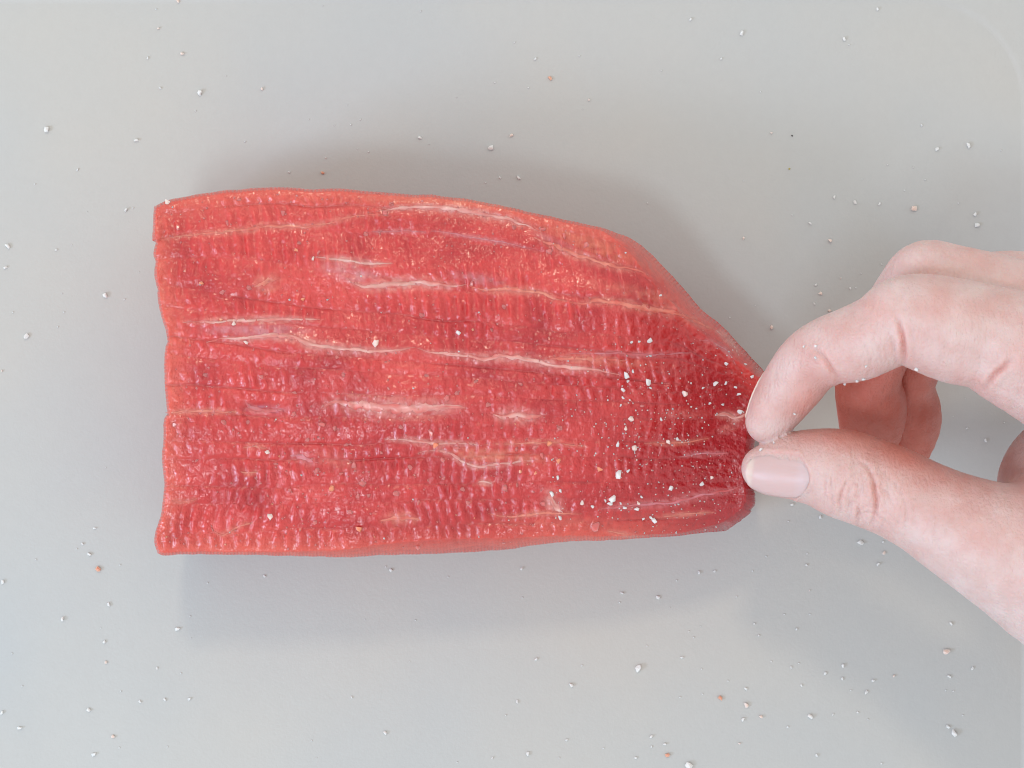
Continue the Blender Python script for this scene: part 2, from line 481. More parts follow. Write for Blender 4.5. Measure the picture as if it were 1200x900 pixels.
# pixel raster of streak cover
W0, H0 = 1200, 900
mask = np.zeros((H0, W0)); mcol = np.zeros((H0, W0, 3))
yy, xx = np.mgrid[0:H0, 0:W0]
def splat(x, y, sx, sy, ang, col, a):
    r = int(max(sx, sy) * 2.2 + 3)
    x0, x1, y0, y1 = max(0, int(x) - r), min(W0, int(x) + r + 1), max(0, int(y) - r), min(H0, int(y) + r + 1)
    dx = xx[y0:y1, x0:x1] - x; dy = yy[y0:y1, x0:x1] - y
    c, sn = math.cos(math.radians(ang)), math.sin(math.radians(ang))
    p = dx * c + dy * sn; qv = -dx * sn + dy * c
    w = a * np.exp(-((p / sx) ** 2 + (qv / sy) ** 2) ** 1.5)
    m = mask[y0:y1, x0:x1]
    upd = w > m
    mcol[y0:y1, x0:x1][upd] = col
    mask[y0:y1, x0:x1] = np.maximum(m, w)
for (c, a, b, ang, col, st) in MEMBRANES:
    splat(c[0], c[1], a, b, ang, col, st)
for pts, w, col, hh in SEAMS:
    n = int(np.linalg.norm(np.diff(np.array(pts, float), axis=0), axis=1).sum() / 2) + 3
    P = resample(pts, n)
    for i, p in enumerate(P):
        e = math.sin(math.pi * (i + 0.5) / n) ** 0.5
        splat(p[0], p[1], w * 1.1 * e + 1, w * 1.1 * e + 1, 0, tuple(0.55 * c + 0.45 * m for c, m in zip(col, (0.62, 0.16, 0.13))), 0.7 * e)
xi = np.clip(np.round(X).astype(int), 0, W0 - 1); yi = np.clip(np.round(Y).astype(int), 0, H0 - 1)
mk = mask[yi, xi][..., None]; mc = mcol[yi, xi]

base = np.array([0.56, 0.017, 0.023]); pale = np.array([0.66, 0.068, 0.058]); deep = np.array([0.41, 0.007, 0.014])
f1 = np.clip(0.45 + 0.95 * fbm(X / 95, Y / 48, 61, 3), 0, 1)[..., None]
f2 = np.clip(0.5 + 0.7 * noise2(X / 30, rid * 4.1 + Y / 200, 62), 0, 1)[..., None]
col = base + (pale - base) * (0.45 * f1 + 0.35 * f2) + (deep - base) * (0.55 * (1 - f2) * (1 - f1) + 0.35 * (1 - f1) ** 2)
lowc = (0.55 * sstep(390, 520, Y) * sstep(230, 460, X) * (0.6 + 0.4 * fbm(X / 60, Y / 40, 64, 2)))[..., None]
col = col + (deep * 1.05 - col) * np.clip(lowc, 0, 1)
rim_d = np.minimum(np.minimum(dT, dL * 1.1), np.minimum(dB, 60))
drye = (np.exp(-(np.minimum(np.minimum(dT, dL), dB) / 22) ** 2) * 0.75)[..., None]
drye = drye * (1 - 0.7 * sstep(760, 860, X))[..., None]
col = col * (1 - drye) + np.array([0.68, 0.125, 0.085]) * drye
col = col + (np.array([0.37, 0.007, 0.014]) - col) * (0.9 * sstep(690, 860, X) * sstep(10, 50, dT))[..., None]  # hand's shadow over the right end, painted into the meat colour
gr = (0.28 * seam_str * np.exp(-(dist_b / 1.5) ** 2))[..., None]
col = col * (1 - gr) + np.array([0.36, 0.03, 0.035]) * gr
mk = mk * np.clip(0.75 + 0.5 * noise2(X / 6, Y / 4, 63), 0, 1)[..., None]
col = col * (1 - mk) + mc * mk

TOPW = un(X, Y, Z)
# sides: border loop carried down to the tray
bi = [(i, 0) for i in range(NU)] + [(NU - 1, j) for j in range(1, NV)] + [(i, NV - 1) for i in range(NU - 2, -1, -1)] + [(0, j) for j in range(NV - 2, 0, -1)]
bi = np.array(bi); nb = len(bi)
bpos = TOPW[bi[:, 0], bi[:, 1]]
tang = np.roll(bpos, -9, 0) - np.roll(bpos, 9, 0)
nrm = np.stack([-tang[:, 1], tang[:, 0]], -1); nrm /= np.linalg.norm(nrm, axis=1)[:, None] + 1e-12
cen = bpos[:, :2].mean(0)
if ((bpos[:, :2] - cen) * nrm).sum() < 0: nrm = -nrm
NS = 26
arc = np.concatenate([[0], np.cumsum(np.linalg.norm(np.diff(bpos[:, :2], axis=0), axis=1))])
side_v, side_c = [], []
bcol = col[bi[:, 0], bi[:, 1]]
for kk in range(1, NS + 1):
    t = kk / NS
    z = bpos[:, 2] * (1 - t)
    bul = 0.0003 * math.sin(math.pi * min(1, t * 1.1)) - 0.0035 * t ** 3
    nz = 0.0004 * fbm(arc / 0.006, np.full(nb, t * 5.0), 71, 3) * min(1, kk / 4)
    xy = bpos[:, :2] + nrm * (bul + nz)[:, None]
    side_v.append(np.column_stack([xy, z]))
    stre = 0.5 + 0.5 * fbm(arc / 0.004, np.full(nb, t * 3.0), 72, 3)
    side_c.append(np.array([0.50, 0.045, 0.045]) + stre[:, None] * np.array([0.14, 0.07, 0.05]))
allv = np.vstack([TOPW.reshape(-1, 3)] + side_v)
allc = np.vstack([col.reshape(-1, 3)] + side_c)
idx = np.arange(NU * NV).reshape(NU, NV)
qt = np.stack([idx[:-1, :-1], idx[:-1, 1:], idx[1:, 1:], idx[1:, :-1]], -1).reshape(-1, 4)
ring = idx[bi[:, 0], bi[:, 1]]
rings = [ring] + [NU * NV + k * nb + np.arange(nb) for k in range(NS)]
qs = [np.stack([a, np.roll(a, -1), np.roll(b, -1), b], -1) for a, b in zip(rings[:-1], rings[1:])]
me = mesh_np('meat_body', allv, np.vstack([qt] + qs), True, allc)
bm = bmesh.new(); bm.from_mesh(me)
bm.verts.ensure_lookup_table()
bm.faces.new([bm.verts[int(i)] for i in rings[-1]])
bm.to_mesh(me); bm.free()
beef = empty('raw_beef_block', (0, 0, 0))
tag(beef, 'raw red block of meat with pale seams, lying on the grey tray', 'meat')
link('meat_body', me, m_meat, beef)

# raster of heights, for what lies on the meat
zr = np.full((H0, W0), np.nan); zs = np.zeros((H0, W0)); zc = np.zeros((H0, W0))
fl_ = (yi * W0 + xi).ravel()
zs = np.bincount(fl_, Z.ravel(), minlength=H0 * W0).reshape(H0, W0); zc = np.bincount(fl_, minlength=H0 * W0).reshape(H0, W0)
zr = np.where(zc > 0, zs / np.maximum(zc, 1), 0.03)
def blur(a, r):
    k = np.ones(2 * r + 1) / (2 * r + 1)
    a = np.apply_along_axis(lambda m: np.convolve(m, k, 'same'), 0, a)
    return np.apply_along_axis(lambda m: np.convolve(m, k, 'same'), 1, a)
zsm = blur(zr, 2)
def sample(a, x, y):
    x = np.clip(np.asarray(x, float), 0, W0 - 2); y = np.clip(np.asarray(y, float), 0, H0 - 2)
    i = x.astype(int); j = y.astype(int); fx = x - i; fy = y - j
    return (a[j, i] * (1 - fx) + a[j, i + 1] * fx) * (1 - fy) + (a[j + 1, i] * (1 - fx) + a[j + 1, i + 1] * fx) * fy

for si, (pts, w, colr, hh) in enumerate(SEAMS):
    n = max(10, int(np.linalg.norm(np.diff(np.array(pts, float), axis=0), axis=1).sum() / 1.6))
    P = resample(pts, n)
    tg = np.gradient(P, axis=0); tg /= np.linalg.norm(tg, axis=1)[:, None] + 1e-9
    nm = np.stack([-tg[:, 1], tg[:, 0]], -1)
    e = np.sin(np.pi * (np.arange(n) + 0.3) / (n - 0.4)) ** 0.55
    k = np.arange(n)
    P = P + nm * (0.9 * noise2(k / 7.0, np.zeros(n) + si, 81))[:, None]
    M = 9
    vv_, cc_ = [], []
    w = w * 1.12
    wl = 0.5 * w * e * (1.0 + 0.55 * noise2(k / 5.0, np.zeros(n) + si * 3.1, 82)) + 0.25
    wr = 0.5 * w * e * (1.0 + 0.55 * noise2(k / 5.0, np.zeros(n) + si * 3.1 + 40, 83)) + 0.25
    for m in range(M):
        a = -1 + 2 * m / (M - 1)
        off = np.where(a < 0, a * wl, a * wr)
        qx = P[:, 0] + nm[:, 0] * off; qy = P[:, 1] + nm[:, 1] * off
        hump = (1 - a * a)
        z = sample(zsm, qx, qy) + 0.001 * hh * 0.34 * hump * (0.55 + 0.45 * e) * (1 + 0.5 * noise2(k / 3.5, np.zeros(n) + m * 0.7 + si, 84)) - 0.00016 * (1 - hump)
        vv_.append(un(qx, qy, z))
        mixr = np.clip(0.80 * hump ** 1.2 * (0.4 + 0.6 * e) + 0.42 * noise2(k / 9.0, np.zeros(n) + m * 0.5 + si, 85), 0.05, 1)[:, None]
        cc_.append(np.array(colr) * mixr + np.array([0.60, 0.06, 0.052]) * (1 - mixr))
    vv_ = np.stack(vv_, 1).reshape(-1, 3); cc_ = np.stack(cc_, 1).reshape(-1, 3)
    ii = np.arange(n * M).reshape(n, M)
    q = np.stack([ii[:-1, :-1], ii[1:, :-1], ii[1:, 1:], ii[:-1, 1:]], -1).reshape(-1, 4)
    q = q[:, ::-1]
    me = mesh_np('fat_seam', vv_, q, True, cc_)
    link('fat_seam', me, m_fat, beef)

# ------------------------------------------------------------------ the hand (one continuous surface)
def chain(pts, per=4):
    """(px, py, z, r_px) control points -> dense centres and radii in metres"""
    P = np.array(pts, float)
    k = S * (CAM_H - P[:, 2]) / CAM_H
    W = np.column_stack([un(P[:, 0], P[:, 1], P[:, 2]), P[:, 3] * k])
    q = np.vstack([2 * W[0] - W[1], W, 2 * W[-1] - W[-2]])
    out = []
    for i in range(1, len(q) - 2):
        t = np.linspace(0, 1, per, endpoint=False)[:, None]
        a, b, c, d = q[i - 1], q[i], q[i + 1], q[i + 2]
        out.append(0.5 * (2 * b + (c - a) * t + (2 * a - 5 * b + 4 * c - d) * t ** 2 + (3 * b - a - 3 * c + d) * t ** 3))
    return np.vstack(out + [W[-1:]])

FING = {
    'thumb': [(896, 549, .0625, 27), (912, 548, .0630, 34), (938, 546, .0640, 41), (966, 549, .0655, 47), (990, 556, .0670, 52.5), (1014, 564, .068, 53),
              (1050, 578, .070, 53.5), (1085, 596, .072, 55), (1120, 615, .074, 61), (1160, 634, .076, 70), (1200, 651, .077, 81), (1290, 690, .078, 104), (1420, 710, .080, 120)],
    'index': [(900, 494, .0625, 26.5), (912, 475, .064, 32), (930, 449, .067, 36.5), (950, 424, .071, 38.5), (975, 410, .075, 41), (1004, 402, .0785, 45),
              (1034, 388, .0815, 46), (1058, 374, .083, 50), (1085, 378, .084, 57), (1120, 388, .085, 61.5), (1160, 397, .086, 62), (1205, 414, .087, 72), (1290, 440, .088, 88)],
    'middle': [(1014, 540, .036, 22), (1019, 520, .040, 31), (1022, 482, .046, 40.5), (1018, 440, .053, 38), (1042, 385, .063, 40), (1070, 340, .070, 42), (1086, 325, .072, 43.5),
               (1115, 331, .0735, 44.5), (1160, 342, .076, 46), (1210, 356, .078, 50), (1300, 380, .080, 70)],
    'ring': [(1046, 556, .022, 22), (1057, 530, .026, 31), (1066, 490, .031, 37.5), (1060, 445, .038, 36), (1100, 382, .050, 37), (1150, 342, .060, 39), (1176, 334, .062, 40),
             (1220, 340, .064, 44), (1310, 360, .066, 60)],
    'little': [(1122, 424, .036, 20), (1138, 416, .039, 26), (1165, 400, .044, 30), (1200, 385, .049, 32), (1230, 370, .052, 34), (1310, 370, .053, 50)],
}
PALM = [
    [(1262, 436, .082, 70), (1400, 520, .080, 100), (1560, 600, .080, 120)],
    [(1290, 384, .074, 64), (1420, 480, .074, 90), (1560, 590, .078, 110)],
    [(1300, 370, .064, 56), (1430, 470, .066, 85), (1560, 590, .076, 110)],
    [(1310, 380, .053, 48), (1430, 480, .060, 80), (1560, 600, .074, 110)],
    [(1262, 574, .060, 92), (1400, 600, .070, 120), (1560, 620, .078, 120)],
    [(1420, 690, .080, 110), (1560, 640, .080, 125)],
    [(1560, 615, .079, 126), (1700, 660, .081, 127), (1790, 690, .083, 132)],
]
CH = {k: chain(v) for k, v in FING.items()}
PCH = [chain(v, 3) for v in PALM]

def smin(a, b, k):
    h = np.maximum(k - np.abs(a - b), 0) / k
    return np.minimum(a, b) - h * h * k * 0.25

def seg_d(P, a, b):
    ab = b[:3] - a[:3]
    L2 = float(ab @ ab) + 1e-14
    t = np.clip(((P - a[:3]) @ ab) / L2, 0, 1)
    d = P - (a[:3] + t[:, None] * ab)
    return np.sqrt(np.einsum('ij,ij->i', d, d)) - (a[3] + t * (b[3] - a[3]))

CHAINS = [CH[n] for n in CH] + PCH
NF = len(CH)
FN = list(CH)
CELL = 0.009
_cand = {}
SEGA = np.vstack([c[:-1] for c in CHAINS]); SEGB = np.vstack([c[1:] for c in CHAINS])
SEGC = np.concatenate([np.full(len(c) - 1, i) for i, c in enumerate(CHAINS)])
def candidates(key):
    """segments that can matter inside one cell of space"""
    if key in _cand: return _cand[key]
    c = (np.array(key) + 0.5) * CELL
    h = CELL * 0.9
    ab = SEGB[:, :3] - SEGA[:, :3]
    t = np.clip(((c - SEGA[:, :3]) * ab).sum(1) / ((ab * ab).sum(1) + 1e-14), 0, 1)
    d = np.linalg.norm(c - SEGA[:, :3] - t[:, None] * ab, axis=1) - (SEGA[:, 3] + t * (SEGB[:, 3] - SEGA[:, 3]))
    D = d.min()
    out = []
    for i in range(len(CHAINS)):
        m = SEGC == i
        mn = d[m].min()
        if mn > D + 2 * h + 0.014: continue
        ids = np.nonzero(m & (d < mn + 2 * h))[0]
        out.append((i, [(SEGA[j], SEGB[j]) for j in ids]))
    _cand[key] = (out, D)
    return _cand[key]

def eval_cell(P, out):
    D = np.full((len(CHAINS), len(P)), 0.05)
    for i, segs in out:
        for a, b in segs:
            np.minimum(D[i], seg_d(P, a, b), out=D[i])
    f = D[FN.index('index')]
    for n in ('middle', 'ring', 'little'):
        f = smin(f, D[FN.index(n)], 0.0007)
    f = smin(f, D[FN.index('thumb')], 0.00015)
    p = D[NF]
    for i in range(NF + 1, len(CHAINS)):
        p = smin(p, D[i], 0.014)
    return smin(f, p, 0.008), D[:NF]

def hand_sdf(P, parts=False, skip=None):
    key = np.floor(P / CELL).astype(np.int64)
    k1 = (key[:, 0] + 500) * 1000000 + (key[:, 1] + 500) * 1000 + key[:, 2] + 500
    order = np.argsort(k1, kind='stable')
    ks = k1[order]
    st = np.concatenate([[0], np.nonzero(np.diff(ks))[0] + 1, [len(ks)]])
    r = np.empty(len(P)); dp = np.empty((NF, len(P))) if parts else None
    for a, b in zip(st[:-1], st[1:]):
        ids = order[a:b]
        out, D = candidates(tuple(int(q_) for q_ in key[ids[0]]))
        if skip is not None and abs(D) > skip + 0.0122:
            r[ids] = D
            continue
        f, dd = eval_cell(P[ids], out)
        r[ids] = f
        if parts: dp[:, ids] = dd
    return (r, {n: dp[i] for i, n in enumerate(FN)}) if parts else r

vox = 0.0010
lo = np.array([0.045, -0.105, 0.020]); hi = np.array([0.250, 0.045, 0.122])
dims = np.ceil((hi - lo) / vox).astype(int)
gx = [lo[k] + vox * np.arange(dims[k]) for k in range(3)]
vals = np.empty(dims, np.float32)
for i0 in range(0, dims[0], 24):
    g = np.stack(np.meshgrid(gx[0][i0:i0 + 24], gx[1], gx[2], indexing='ij'), -1)
    vals[i0:i0 + 24] = hand_sdf(g.reshape(-1, 3), skip=0.0).reshape(g.shape[:3])

def surface_nets(f, lo, vox):
    s = f < 0
    nx, ny, nz = f.shape
    acc = np.zeros((nx - 1, ny - 1, nz - 1, 3), np.float32); cnt = np.zeros((nx - 1, ny - 1, nz - 1), np.float32)
    cs = [(i, j, k) for i in (0, 1) for j in (0, 1) for k in (0, 1)]
    sl = lambda c: (slice(c[0], nx - 1 + c[0]), slice(c[1], ny - 1 + c[1]), slice(c[2], nz - 1 + c[2]))
    for a in cs:
        for ax in range(3):
            if a[ax]: continue
            b = list(a); b[ax] = 1; b = tuple(b)
            fa, fb = f[sl(a)], f[sl(b)]
            m = s[sl(a)] != s[sl(b)]
            t = np.where(m, fa / np.where(m, fa - fb, 1), 0)
            for d in range(3):
                acc[..., d] += m * (a[d] + (t if d == ax else 0))
            cnt += m
    act = cnt > 0
    idm = np.full(act.shape, -1, np.int64); idm[act] = np.arange(act.sum())
    ijk = np.argwhere(act)
    v = lo + vox * (ijk + acc[act] / cnt[act][:, None])
    quads = []
    for ax in range(3):
        o1, o2 = [(1, 2), (2, 0), (0, 1)][ax]
        A = [slice(None)] * 3; Bs = [slice(None)] * 3
        A[ax] = slice(0, -1); Bs[ax] = slice(1, None)
        sa, sb = s[tuple(A)], s[tuple(Bs)]
        e = np.argwhere(sa != sb)
        e = e[(e[:, o1] > 0) & (e[:, o2] > 0) & (e[:, o1] < f.shape[o1] - 1) & (e[:, o2] < f.shape[o2] - 1)]
        flip = sa[tuple(e.T)]
        d1 = np.eye(3, dtype=int)[o1]; d2 = np.eye(3, dtype=int)[o2]
        g = lambda q: idm[tuple(q.T)]
        qd = np.stack([g(e - d1 - d2), g(e - d2), g(e), g(e - d1)], -1)
        qd[~flip] = qd[~flip][:, ::-1]
        quads.append(qd)
    return v, np.vstack(quads)

hv, hq = surface_nets(vals, lo, vox)
def relax(v, q, n, lam=0.5):
    i = np.concatenate([q[:, k] for k in range(4)] + [np.roll(q, -1, 1)[:, k] for k in range(4)])
    j = np.concatenate([np.roll(q, -1, 1)[:, k] for k in range(4)] + [q[:, k] for k in range(4)])
    c = np.bincount(i, minlength=len(v))
    for _ in range(n):
        m = np.stack([np.bincount(i, v[j, k], minlength=len(v)) for k in range(3)], -1) / c[:, None]
        v = v + lam * (m - v)
    return v
def vnormals(v, q):
    fn = np.cross(v[q[:, 2]] - v[q[:, 0]], v[q[:, 3]] - v[q[:, 1]])
    i = q.ravel()
    n = np.stack([np.bincount(i, np.repeat(fn[:, k], 4), minlength=len(v)) for k in range(3)], -1)
    return n / (np.linalg.norm(n, axis=1)[:, None] + 1e-20)
def project(v, q, n=1):
    for _ in range(n):
        v = v - vnormals(v, q) * np.clip(hand_sdf(v), -0.0006, 0.0006)[:, None]
    return v
def subdivide(v, q):
    e = np.sort(np.stack([q, np.roll(q, -1, 1)], -1).reshape(-1, 2), 1)
    ue, inv = np.unique(e, axis=0, return_inverse=True)
    inv = inv.reshape(q.shape)
    nv = len(v); ne = len(ue)
    out = np.vstack([v, v[ue].mean(1), v[q].mean(1)])
    em = nv + inv; fm = nv + ne + np.arange(len(q))
    qs = [np.stack([q[:, k], em[:, k], fm, em[:, k - 1]], -1) for k in range(4)]
    return out, np.vstack(qs)
hv = project(relax(hv, hq, 2), hq, 2)
hv, hq = subdivide(hv, hq)
hv = project(relax(hv, hq, 1), hq, 1)
_, parts = hand_sdf(hv, True)
names = list(parts)
owner = np.argmin(np.stack([parts[n] for n in names]), 0)
nrmv = vnormals(hv, hq)
hx, hy = to_px(hv)

def dist_poly(px, py, pts, par=False, n=40):
    P = resample(pts, n)
    best = np.full(len(px), 1e9); arg = np.zeros(len(px))
    for i, p in enumerate(P):
        d = (px - p[0]) ** 2 + (py - p[1]) ** 2
        b = d < best
        best[b] = d[b]; arg[b] = i / (n - 1)
    return (np.sqrt(best), arg) if par else np.sqrt(best)

disp = np.zeros(len(hv))
redk = np.zeros(len(hv))
up = sstep(-0.15, 0.25, nrmv[:, 2])
CREASES = [  # finger, points, width px, depth mm
    ('index', [(958, 410), (966, 420), (975, 434), (986, 448)], 3.4, 0.75),
    ('index', [(946, 404), (954, 408), (962, 418)], 2.6, 0.25),
    ('index', [(1052, 374), (1057, 392), (1059, 408), (1060, 430)], 3.6, 0.95),
    ('index', [(1040, 388), (1047, 404), (1050, 420)], 2.2, 0.25),
    ('index', [(1024, 396), (1031, 412), (1034, 428)], 1.8, 0.16),
    ('index', [(1012, 400), (1018, 414), (1022, 432)], 1.8, 0.13),
    ('index', [(1186, 420), (1176, 430), (1164, 441), (1153, 457)], 3.8, 0.8),
    ('index', [(1068, 384), (1072, 402), (1072, 425)], 2.0, 0.12),
    ('thumb', [(1017, 546), (1023, 562), (1026, 580), (1026, 598), (1020, 616)], 3.0, 0.62),
    ('thumb', [(1005, 540), (1012, 543), (1018, 550)], 2.4, 0.25),
    ('thumb', [(993, 562), (987, 574), (984, 588), (985, 600)], 2.4, 0.42),
    ('thumb', [(1004, 590), (1006, 602), (1004, 614)], 2.2, 0.35),
    ('thumb', [(1010, 552), (1000, 556), (993, 566)], 2.0, 0.22),
    ('thumb', [(1030, 570), (1040, 578), (1046, 590)], 2.0, 0.22),
    ('thumb', [(1036, 554), (1052, 572), (1062, 596), (1060, 622)], 2.6, 0.18),
    ('thumb', [(968, 556), (967, 575), (966, 590)], 2.0, 0.16),
    ('thumb', [(1000, 608), (1014, 600), (1028, 604), (1044, 616)], 2.0, 0.2),
    ('thumb', [(1008, 598), (1016, 592), (1026, 596)], 1.6, 0.2),
    ('thumb', [(976, 548), (974, 566), (976, 588), (981, 600)], 1.8, 0.14),
    ('thumb', [(1040, 600), (1052, 612), (1066, 620)], 1.8, 0.12),
    ('middle', [(1068, 300), (1078, 308), (1084, 318)], 2.4, 0.15),
]
for fn, pts, w, dep in CREASES:
    m = (owner == names.index(fn)) & (hx < 1230)
    d, tt = dist_poly(hx[m], hy[m], pts, True)
    w = w * 0.72; dep = dep * (1.35 if fn == 'thumb' else 0.95) * (0.12 + 0.88 * np.sin(np.pi * np.clip(0.12 + 0.8 * tt, 0, 1)) ** 1.3) * 0.9
    disp[m] -= dep * 1e-3 * np.exp(-(d / w) ** 2) * up[m]
    disp[m] += dep * 0.36e-3 * np.exp(-((d - 2.4 * w) / (1.5 * w)) ** 2) * up[m]
    redk[m] = np.maximum(redk[m], np.minimum(1, dep * 1.1) * np.exp(-(d / (w * 1.5)) ** 2) * up[m])
# loose skin over the thumb knuckle
m = owner == names.index('thumb')
kn = np.exp(-((hx - 1012) / 30) ** 2 - ((hy - 582) / 36) ** 2) * m * up
disp += kn * (0.00040 * fbm(hx / 7 + 0.3 * hy / 9, hy / 16, 91, 3))
rdg = (1 - np.abs(fbm(hx / 6.5 + 0.25 * hy / 6.5, hy / 26, 94, 2))) ** 6
rdg2 = (1 - np.abs(fbm(hx / 9 + 0.2 * hy / 9, hy / 40, 95, 2))) ** 7
kn2 = np.exp(-((hx - 1014) / 42) ** 2 - ((hy - 582) / 44) ** 2) * m * up
disp -= kn2 * 0.00034 * rdg
redk = np.maximum(redk, 0.45 * kn2 * rdg)
lines = up * (hx < 1230) * (0.4 + 0.6 * np.exp(-((hx - 1045) / 60) ** 2))
disp -= lines * 0.00013 * rdg2
disp += 0.00006 * fbm(hx / 30, hy / 24, 92, 2)

# thumbnail bed
def nail_uv(px, py):
    """nail coordinates: u 0 at the free edge .. 1 at the cuticle, v -1..1 across"""
    a = np.array([874.5, 553.0]); b = np.array([950.0, 562.0])
    ax = b - a; ln = np.linalg.norm(ax); ax /= ln
    nn = np.array([-ax[1], ax[0]])
    dx = px - a[0]; dy = py - a[1]
    return (dx * ax[0] + dy * ax[1]) / ln, (dx * nn[0] + dy * nn[1])
def nail_in(px, py):
    u, w = nail_uv(px, py)
    hwU = np.interp(u, [0, .12, .3, .6, .8, .93, 1.0], [17, 22.5, 25.5, 27, 26.5, 25, 23])
    hwD = np.interp(u, [0, .12, .3, .6, .8, .93, 1.0], [16, 20.5, 24, 25.5, 25.5, 24.5, 23])
    hw = np.where(w < 0, hwU, hwD)
    return np.maximum(np.maximum((np.abs(w) - hw), (u - (0.975 - 0.20 * np.clip(w / hw, -1, 1) ** 2)) * 82), (-u) * 82), u, w / hw
mt = (owner == names.index('thumb')) & (hx < 975) & (nrmv[:, 2] > 0.0)
nd, nu_, nv_ = nail_in(hx[mt], hy[mt])
ins = sstep(2.5, -2.0, nd)
disp[mt] += -0.00034 * ins * sstep(-0.02, 0.2, nu_) + 0.00024 * np.exp(-((nd - 3.0) / 2.8) ** 2) * sstep(0.12, 0.35, nu_)
redk[mt] = np.maximum(redk[mt], 0.5 * np.exp(-((nd - 0.5) / 1.8) ** 2) * sstep(0.1, 0.4, nu_))
hv = hv + nrmv * disp[:, None]

# skin colour: blood under thin skin at tips, joints and the thumb's inner side; shade painted on curled fingers
skin_base = np.array([0.64, 0.478, 0.458]); skin_red = np.array([0.60, 0.19, 0.145]); skin_pale = np.array([0.63, 0.515, 0.50])
rk = np.clip(0.28 + 0.6 * fbm(hx / 38, hy / 30, 93, 3), 0, 1) * 0.42
th = owner == names.index('thumb'); ix = owner == names.index('index')
tax = np.interp(hx, [866, 938, 990, 1050, 1120, 1200, 1300], [552, 546, 556, 578, 615, 651, 690])
trd = np.interp(hx, [866, 938, 990, 1050, 1120, 1200, 1300], [27, 41, 52, 54, 61, 81, 104])
rel = (hy - tax) / trd
rk += th * (0.55 * sstep(-0.25, -0.95, rel) * sstep(890, 960, hx) * sstep(1170, 1050, hx))
rk += ix * (0.30 * np.exp(-((hx - 948) / 26) ** 2 - ((hy - 470) / 30) ** 2))
rk += ((owner == names.index('middle')) | (owner == names.index('ring'))) * sstep(395, 440, hy) * 0.85  # curled fingers: shade and red reflection under the hand painted as darker red
rk = np.clip(np.maximum(rk, redk * 0.8), 0, 1)[:, None]
pk = (th * 0.7 * sstep(0.1, 0.9, rel) * sstep(1020, 1120, hx))[:, None]
hc = skin_base * (1 - rk) + skin_red * rk
hc = hc * (1 - pk) + skin_pale * pk
me = mesh_np('hand', hv, hq, True, hc)
hand = link('hand', me, m_skin)
tag(hand, 'bare right hand pinching salt between thumb and index finger beside the meat', 'hand')

# nails: thin curved plates on the finger ends
def ray_hit(px, py, extra=0.0):
    px = np.asarray(px, float); py = np.asarray(py, float)
    d = un(px, py, np.zeros(len(px))) - np.array([0, 0, CAM_H]); d /= np.linalg.norm(d, axis=1)[:, None]
    t = np.full(len(px), CAM_H - 0.125)
    for _ in range(36):
        p = np.array([0, 0, CAM_H]) + d * t[:, None]
        t = t + 0.85 * np.clip(hand_sdf(p) - extra, -0.01, 0.02)
    return np.array([0, 0, CAM_H]) + d * t[:, None]
nu, nv = 34, 25
ug = np.linspace(-0.012, 1.0, nu); vg = np.linspace(-1, 1, nv)
UG, VG = np.meshgrid(ug, vg, indexing='ij')
a = np.array([874.5, 553.0]); b = np.array([950.0, 562.0]); axd = (b - a); lnn = np.linalg.norm(axd); axd /= lnn; nnd = np.array([-axd[1], axd[0]])
hwU = np.interp(UG, [0, .12, .3, .6, .8, .93, 1.0], [15.5, 22, 25, 26.5, 26, 24.5, 22.5])
hwD = np.interp(UG, [0, .12, .3, .6, .8, .93, 1.0], [15, 20.5, 24, 25.5, 24, 19, 13])
off = np.where(VG < 0, VG * hwU, VG * hwD)
curve = 0.05 * VG ** 2 * np.exp(-UG / 0.15)      # rounded free edge
uq = UG + curve
npx = a[0] + axd[0] * uq * lnn + nnd[0] * off; npy = a[1] + axd[1] * uq * lnn + nnd[1] * off
# plate height: smooth fit over the fingertip surface, a cylinder-like vault
npos = ray_hit(npx.ravel(), npy.ravel())
zz = npos[:, 2].reshape(nu, nv)
cz = np.polyfit(ug[4:], zz[4:, nv // 2], 2)
ridge = np.polyval(cz, np.maximum(ug, 0.1))
vault = 0.0020
zn = ridge[:, None] - vault * (VG + 0.10) ** 2 * (0.75 + 0.25 * UG) + 0.00016
zn = 0.72 * zn + 0.28 * (zz + 0.0001)
zn = np.maximum(zn, zz - 0.00035) - 0.00022 * sstep(0.9, 1.0, UG) - 0.0003 * (np.abs(VG) ** 8)
nvt = un(npx, npy, zn).reshape(-1, 3)
ii = np.arange(nu * nv).reshape(nu, nv)
qn = np.stack([ii[:-1, :-1], ii[:-1, 1:], ii[1:, 1:], ii[1:, :-1]], -1).reshape(-1, 4)
ncol = np.array([0.60, 0.42, 0.41]) + 0 * nvt
fe = sstep(0.13, 0.06, uq).reshape(-1, 1); lun = (sstep(0.72, 0.86, uq) * (1 - 0.5 * VG ** 2)).reshape(-1, 1)
ncol = ncol * (1 - fe) + np.array([0.68, 0.54, 0.50]) * fe
ncol = ncol * (1 - 0.6 * lun) + np.array([0.60, 0.47, 0.49]) * 0.6 * lun
me = mesh_np('thumbnail', nvt, qn, True, ncol)
o = link('thumbnail', me, m_nail, hand)
o['label'] = 'short clean thumbnail with pale tip'
md = o.modifiers.new('thickness', 'SOLIDIFY'); md.thickness = 0.0005; md.offset = -1

